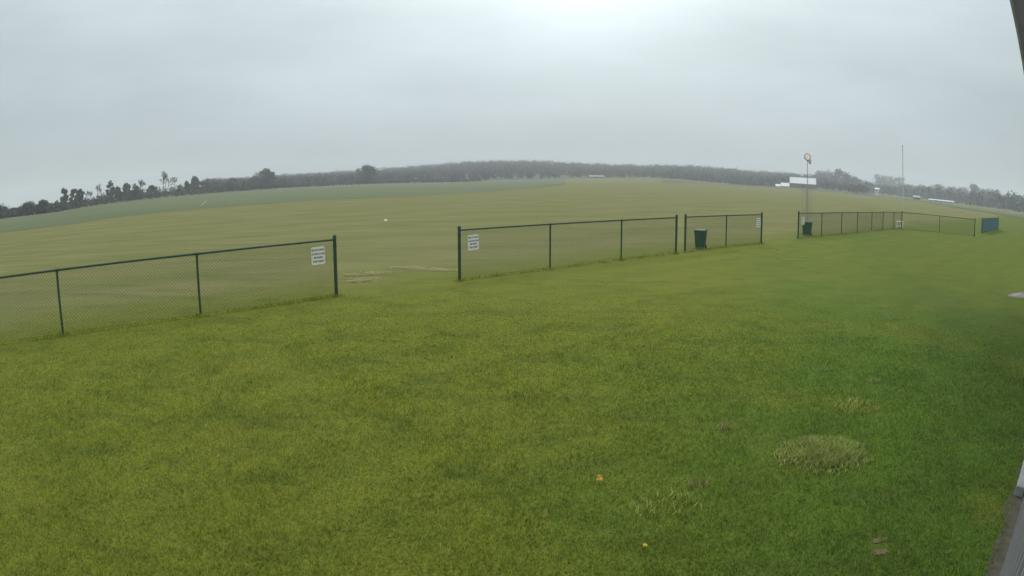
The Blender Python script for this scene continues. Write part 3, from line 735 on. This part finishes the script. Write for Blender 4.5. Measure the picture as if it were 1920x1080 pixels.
def tree(px, ytop, wpx, kind, D, label, cat='tree', group='trees along the field edge', leafc=(.055, .070, .042), seed=None, base=None):
    g = random.Random(seed or int(px * 7 + ytop)); ng = np.random.default_rng(int(px * 13 + ytop))
    a = paz(px); x, y = D * sin(a), D * cos(a); z0 = tz(x, y); ztop = CAMH + D * tan(pel(px, ytop)); h = max(1.5, ztop - z0); wd = D * abs(paz(px + wpx / 2) - paz(px - wpx / 2))
    root = empty({'bare': 'bare_tree', 'leafy': 'leafy_tree', 'dense': 'round_tree', 'bush': 'shrub'}[kind], (x, y, z0 - .1)); tag(root, label, cat, group)
    mr = D * .00024
    t = MB(); tips = []
    if kind == 'bare':
        wd *= 1.1
        branch(t, g, Vector((0, 0, 0)), Vector((0, 0, 1)), h * .36, h * .020, 5, .22, .85, mr, tips)
        zz = max(v[2] for v in t.v); xx = sorted(abs(v[0]) for v in t.v)[int(len(t.v) * .93)]; t.v = [(v[0] * wd / 2 / xx, v[1] * wd / 2 / xx, v[2] * h / zz) for v in t.v]
        t.build('trunk', M['bark'], root)
        tw = [(Vector((q.x * wd / 2 / xx, q.y * wd / 2 / xx, q.z * h / zz)), h * .05) for q in tips]
        V, k = leaf_cloud(ng, [(tuple(c), r) for c, r in tw], 260, h * .011)
        cc = ng.uniform(.8, 1.2, k)[:, None] * np.array((.085, .078, .072)); o_ = np_mesh('crown', V, 4, M['hair'], np.repeat(cc, 4, 0), root)
        return root
    th = h * (.22 if kind == 'leafy' else .05)
    branch(t, g, Vector((0, 0, 0)), Vector((0, 0, 1)), h * .36, h * .022, 3, .15, .6, mr, tips)
    zz = max(v[2] for v in t.v); xx = max(abs(v[0]) for v in t.v); t.v = [(v[0] * wd * .4 / xx, v[1] * wd * .4 / xx, v[2] * h * .9 / zz) for v in t.v]
    t.build('trunk', M['bark'], root)
    lobes = []; n = {'leafy': 30, 'dense': 30, 'bush': 12}[kind]; wd *= 1.12
    for k in range(n):
        u = g.uniform(0, 1); zc = th + (h - th) * (.10 + .82 * u)
        prof = sin(pi * min(1, (u * .85 + .12))) ** .6 if kind != 'dense' else sin(pi * min(1, u * .8 + .15)) ** .45
        if kind == 'leafy': prof = min(1, ((1 - u) * 2.6 + .1)) ** .6 * (.6 + .4 * min(1, u * 3)) * g.uniform(.8, 1.1)
        an = g.uniform(0, 2 * pi); q = wd * (.46 if kind == 'leafy' else .36) * prof * g.random() ** .4
        lobes.append(((q * cos(an), q * sin(an), zc), max(wd, h * .35) * g.uniform(.13, .23)))
    lobes.append(((g.uniform(-.15, .15) * wd, 0, h * .92), wd * .12))
    if kind == 'bush': lobes.append(((0, 0, h * .3), wd * .3))
    nl = {'leafy': 1500, 'dense': 1900, 'bush': 600}[kind]
    V, k = leaf_cloud(ng, lobes, nl, max(D * .0014, .2))
    V[:, 2] *= h / np.percentile(V[:, 2], 99.5); V[:, 2] = np.maximum(V[:, 2], .05)
    lc = np.array(leafc) * ng.uniform(.85, 1.15); cc = ng.uniform(.65, 1.35, k)[:, None] * lc
    np_mesh('crown', V, 4, M['hair'], np.repeat(cc, 4, 0), root)
    return root
def Dl(px): return float(np.interp(paz(px), _ba, _bd))
GL = (.112, .126, .106); GD = (.082, .098, .082); GY = (.115, .128, .084)
LEFT = [
 (2, 383, 34, 'dense', GD, 'dense dark tree cut by the left edge of the picture'),
 (28, 389, 18, 'bush', GL, 'low hazy shrub beside the tree at the left edge'),
 (54, 377, 26, 'leafy', GL, 'first of two small rounded trees near the left edge'),
 (80, 374, 24, 'leafy', GL, 'second of two small rounded trees, twin-topped, near the left edge'),
 (107, 375, 14, 'bush', GY, 'small pale shrub between the twin-topped tree and the tall trio'),
 (121, 353, 17, 'leafy', GL, 'tall narrow leafy tree, leftmost of a close trio'),
 (138, 354, 15, 'leafy', GL, 'gappy leafy tree in the middle of a close trio'),
 (151, 354, 13, 'leafy', GD, 'thin leafy tree at the right of a close trio'),
 (165, 357, 12, 'bare', GL, 'small bare tree right of the close trio'),
 (180, 345, 18, 'bare', GL, 'bare forked tree with a fan of twigs, right of the trio'),
 (208, 339, 15, 'leafy', GD, 'slender dark tree with tufted crown standing above the hedge'),
 (221, 350, 14, 'leafy', GD, 'short leafy tree leaning against the slender tufted one'),
 (238, 343, 19, 'leafy', GY, 'square-topped leafy tree in the hedgerow'),
 (255, 348, 14, 'leafy', GL, 'low leafy tree left of the small bare forked one'),
 (263, 336, 15, 'bare', GL, 'small bare forked tree rising from the hedgerow'),
 (286, 347, 17, 'leafy', GD, 'low rounded tree left of the tallest bare tree'),
 (309, 320, 31, 'bare', GL, 'tallest bare tree with wide open crown and clear trunk'),
 (334, 344, 12, 'bare', GL, 'low bare tree right of the tallest bare tree'),
 (350, 339, 9, 'leafy', GD, 'thin tufted tree between the low bare tree and the pointed one'),
 (366, 331, 19, 'leafy', GL, 'pointed leafy tree at the end of the left hedgerow'),
 (377, 338, 9, 'bare', GL, 'thin bare tree touching the pointed leafy one'),
 (436, 334, 26, 'leafy', GL, 'rounded hazy tree before the large open-crowned one'),
 (478, 331, 20, 'leafy', GL, 'pale leafy tree joined to the left of the large dark tree'),
 (498, 316, 36, 'leafy', GD, 'large dark tree with a gappy leaning crown'),
 (688, 310, 38, 'dense', GD, 'big round dark tree standing against the wooded ridge')]
for px, yt, wp, kd, lc, lab in LEFT:
    if px in (498, 688): wp *= 1.0
    tree(px, yt, wp, kd, Dl(px) + (3 if px < 400 else -4), lab, 'shrub' if kd == 'bush' else 'tree', leafc=lc, seed=px)
tree(506, 322, 26, 'dense', Dl(500) - 2, 'darker right half of the large gappy tree, a second lower trunk', leafc=GD, seed=9)
RIGHT = [
 (1546, 320, 34, 'dense', 560, 'round-domed hazy tree rising behind the right end of the barn'),
 (1576, 318, 30, 'dense', 520, 'tall pale tree right of the domed tree by the barn'),
 (1594, 330, 28, 'dense', 520, 'sloping pale tree at the right of the barn group'),
 (1618, 341, 34, 'dense', 500, 'lower pale tree between the barn group and the big pair'),
 (1658, 332, 32, 'dense', 470, 'left tree of the big pair of rounded trees before the flagpole'),
 (1680, 335, 28, 'dense', 470, 'right tree of the big pair, just left of the flagpole'),
 (1708, 350, 26, 'dense', 430, 'first low tree right of the flagpole'),
 (1732, 350, 28, 'dense', 430, 'second low tree right of the flagpole'),
 (1758, 349, 28, 'dense', 410, 'hazy tree behind the left end of the long white building'),
 (1782, 353, 26, 'dense', 400, 'hazy tree behind the right end of the long white building'),
 (1806, 355, 26, 'dense', 380, 'rounded tree just right of the long white building'),
 (1826, 349, 18, 'leafy', 370, 'pointed tree poking above the right tree row'),
 (1846, 357, 28, 'dense', 350, 'broad tree in the right tree row behind the blue-green screen'),
 (1870, 360, 26, 'dense', 330, 'last tall tree of the right row before the gap'),
 (1893, 379, 22, 'dense', 280, 'low tree filling the gap near the right edge'),
 (1914, 374, 24, 'dense', 260, 'dark tree at the far right edge of the picture')]
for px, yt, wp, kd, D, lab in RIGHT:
    tree(px, yt - (3 if px > 1600 else 0), wp * 1.4, kd, D * (1.3 if px < 1600 else 2.1), lab, leafc=(.14, .15, .165), group='hazy trees at the right', seed=px)  # leaf colour paled and blued: thicker haze on this side, painted in

def scrub(name, n, xs, ys, label, seed, hmax, csets, size=.35, depth=8, cat='hedge'):
    """a continuous hedge or wood nobody could count"""
    g = np.random.default_rng(seed); Vs = []; Cs = []
    for k in range(n):
        px = g.uniform(xs[0], xs[1]); a = paz(px); D = float(np.interp(a, _ba, _bd)) + g.uniform(ys[0], ys[1]); x, y = D * sin(a), D * cos(a); z = tz(x, y)
        h = hmax(px) * g.uniform(.55, 1.1); wv = h * g.uniform(.5, .9)
        V, m = leaf_cloud(g, [((x, y, z + h * .35), wv * .5), ((x + g.uniform(-.3, .3) * wv, y, z + h * .7), wv * .35)], 46, size)
        V[:, 2] = np.maximum(V[:, 2], z - .1); c = np.array(csets[g.integers(len(csets))]) * g.uniform(.8, 1.2)
        Vs.append(V); Cs.append(np.repeat(g.uniform(.75, 1.25, m)[:, None] * c, 4, 0))
    return tag(np_mesh(name, np.concatenate(Vs), 4, M['hair'], np.concatenate(Cs)), label, cat, kind='stuff')
BR = (.062, .050, .052); BG = (.062, .066, .052)
scrub('hedgerow', 620, (-60, 450), (-1, 9), 'continuous grey-green hedgerow under the left trees', 21, lambda p: float(np.interp(p, [0, 120, 200, 300, 400, 450], [2.8, 2.8, 4.2, 4.8, 4.2, 4])), [GL, GD, BR], .30)
scrub('hedgerow', 420, (450, 900), (-3, 8), 'low brushy hedge at the foot of the wooded ridge', 22, lambda p: 3.2, [GD, BR, BG], .45)
scrub('hedgerow', 260, (1240, 1480), (-3, 8), 'low grey brush left of the white shed', 23, lambda p: 4.2, [BG, BR, GL], .5)
scrub('hedgerow', 700, (1530, 1960), (150, 420), 'low hazy brush under the right tree row', 24, lambda p: float(np.interp(p, [1530, 1700, 1900], [11, 12, 12])), [(.13, .14, .15), (.12, .13, .135)], 1.2)  # brush colours paled likewise, haze painted into them

def woodland():
    g = np.random.default_rng(31); Vs = []; Cs = []
    n = 5200
    for k in range(n):
        px = g.uniform(385, 1625); a = paz(px); d0 = float(np.interp(a, _ba, _bd)) + 12; t = g.random() ** .8; D = d0 + (RD + 6 - d0) * t; x, y = D * sin(a), D * cos(a); z = tz(x, y)
        h = (5.0 + 5.5 * t) * g.uniform(.75, 1.12); wv = h * g.uniform(.7, 1.1); z_ = z
        V, m = leaf_cloud(g, [((x, y, z_ + h * .58), wv * .55), ((x + g.uniform(-.3, .3) * wv, y + g.uniform(-.3, .3) * wv, z_ + h * .82), wv * .3), ((x, y, z_ + h * .35), wv * .35)], 40, .75)
        u = g.random()
        greenish = .3 if px < 1150 else .6
        c = (np.array((.062, .042, .052)) if u > greenish else np.array((.048, .048, .034))) * g.uniform(.7, 1.3)
        if px > 1150 and t > .82: c = c * .85
        Vs.append(V); Cs.append(np.repeat(g.uniform(.8, 1.2, m)[:, None] * c, 4, 0))
    tag(np_mesh('woodland', np.concatenate(Vs), 4, M['hair'], np.concatenate(Cs)), 'far-off wooded ridge of bare purplish-brown spring trees', 'woodland', kind='stuff')
woodland()

# ------------------------------------------------------------------ farm buildings
def farm(name, px0, px1, ytop, yeave, ybase, D, wallm, roofm, label, cat, depth=12, group=None, yaw=None, openings=3, z_adj=0):
    pm = (px0 + px1) / 2; a = paz(pm); x, y = D * sin(a), D * cos(a); z0 = CAMH + D * tan(pel(pm, ybase)); W = D * abs(paz(px1) - paz(px0)); ze = CAMH + D * tan(pel(pm, yeave)) - z0; zr = CAMH + D * tan(pel(pm, ytop)) - z0
    root = empty(name, (x, y, z0), -a if yaw is None else yaw); tag(root, label, cat, group)
    w_ = MB(); w_.box(-W / 2 + .2, W / 2 - .2, -depth / 2, depth / 2, -3, ze - .02)
    for s in (-1, 1):
        X_ = s * (W / 2 - .2); w_.add([(X_, -depth / 2, ze - .02), (X_, depth / 2, ze - .02), (X_, 0, zr - .1), (X_ - s * .2, -depth / 2, ze - .02), (X_ - s * .2, depth / 2, ze - .02), (X_ - s * .2, 0, zr - .1)], [(0, 1, 2), (5, 4, 3), (0, 2, 5, 3), (1, 4, 5, 2)])
    w_.build('wall', wallm, root)
    r_ = MB()
    for s in (-1, 1):
        ya, yb = s * (depth / 2 + .5), 0
        v = [(-W / 2, ya, ze - .15), (W / 2, ya, ze - .15), (W / 2, yb, zr), (-W / 2, yb, zr)]; v += [(p[0], p[1], p[2] + .15) for p in v]
        r_.add(v, [(3, 2, 1, 0), (4, 5, 6, 7), (0, 1, 5, 4), (2, 3, 7, 6), (3, 0, 4, 7), (1, 2, 6, 5)])
    r_.build('roof', roofm, root)
    for k in range(openings):
        c = -W / 2 + W * (k + .8) / (openings + .6); hh = ze * (.75 if k == 1 else .5); b = .05 * W if k != 1 else .08 * W
        d_ = MB(); d_.box(c - b / 1.5, c + b / 1.5, -depth / 2 - .06, -depth / 2 - .01, (0 if k == 1 else ze * .3), hh); d_.build('door' if k == 1 else 'window', M['dark'], root)
    return root
farm('barn', 1481, 1530, 333.5, 344.5, 352.5, 470, M['barn_red'], M['roof_white'], 'red barn with a large pale metal roof behind the windsock mast', 'barn', 14)
farm('shed', 1464, 1480, 343, 349, 352.5, 462, M['house_white'], M['roof_white'], 'low white shed touching the left end of the red barn', 'shed', 9, openings=2)
farm('shed', 1454, 1463.5, 345.5, 349, 351.5, 458, M['house_white'], M['roof_white'], 'smallest white shed, leftmost of the farm buildings', 'shed', 8, openings=2)
farm('farmhouse', 1640, 1649, 352.5, 355, 358, 440, M['house_white'], M['roof_white'], 'white house in front of the big pair of rounded trees', 'house', 7, openings=3)
farm('long_building', 1742, 1790, 375.2, 376.4, 378.2, 365, M['house_white'], M['roof_white'], 'long low white building before the right tree row', 'building', 8, yaw=-paz(1766) - .15, openings=5)
farm('shed', 1712, 1726, 367, 370, 373, 385, M['roof_dark'], M['steel'], 'small grey-blue shed left of the long white building', 'shed', 7, openings=2)
farm('long_building', 1104, 1133, 329, 331, 333.5, 512, M['concrete'], M['concrete'], 'faint low white building at the far edge of the field near the middle', 'building', 7, openings=3)

# ------------------------------------------------------------------ haze
hz = MB(); hz.box(-2100, 2100, -2100, 2100, min(p[2] for p in verts) - 1.0, 75)
hm = bpy.data.materials.new('haze_air'); hm.use_nodes = True; hn = hm.node_tree; hn.nodes.clear()
ho = hn.nodes.new('ShaderNodeOutputMaterial'); hv = hn.nodes.new('ShaderNodeVolumePrincipled')
hv.inputs['Color'].default_value = (.90, .94, 1.0, 1); hv.inputs['Density'].default_value = .00072; hv.inputs['Anisotropy'].default_value = .1
hn.links.new(hv.outputs[0], ho.inputs['Volume'])
tag(hz.build('haze', hm), kind='stuff')
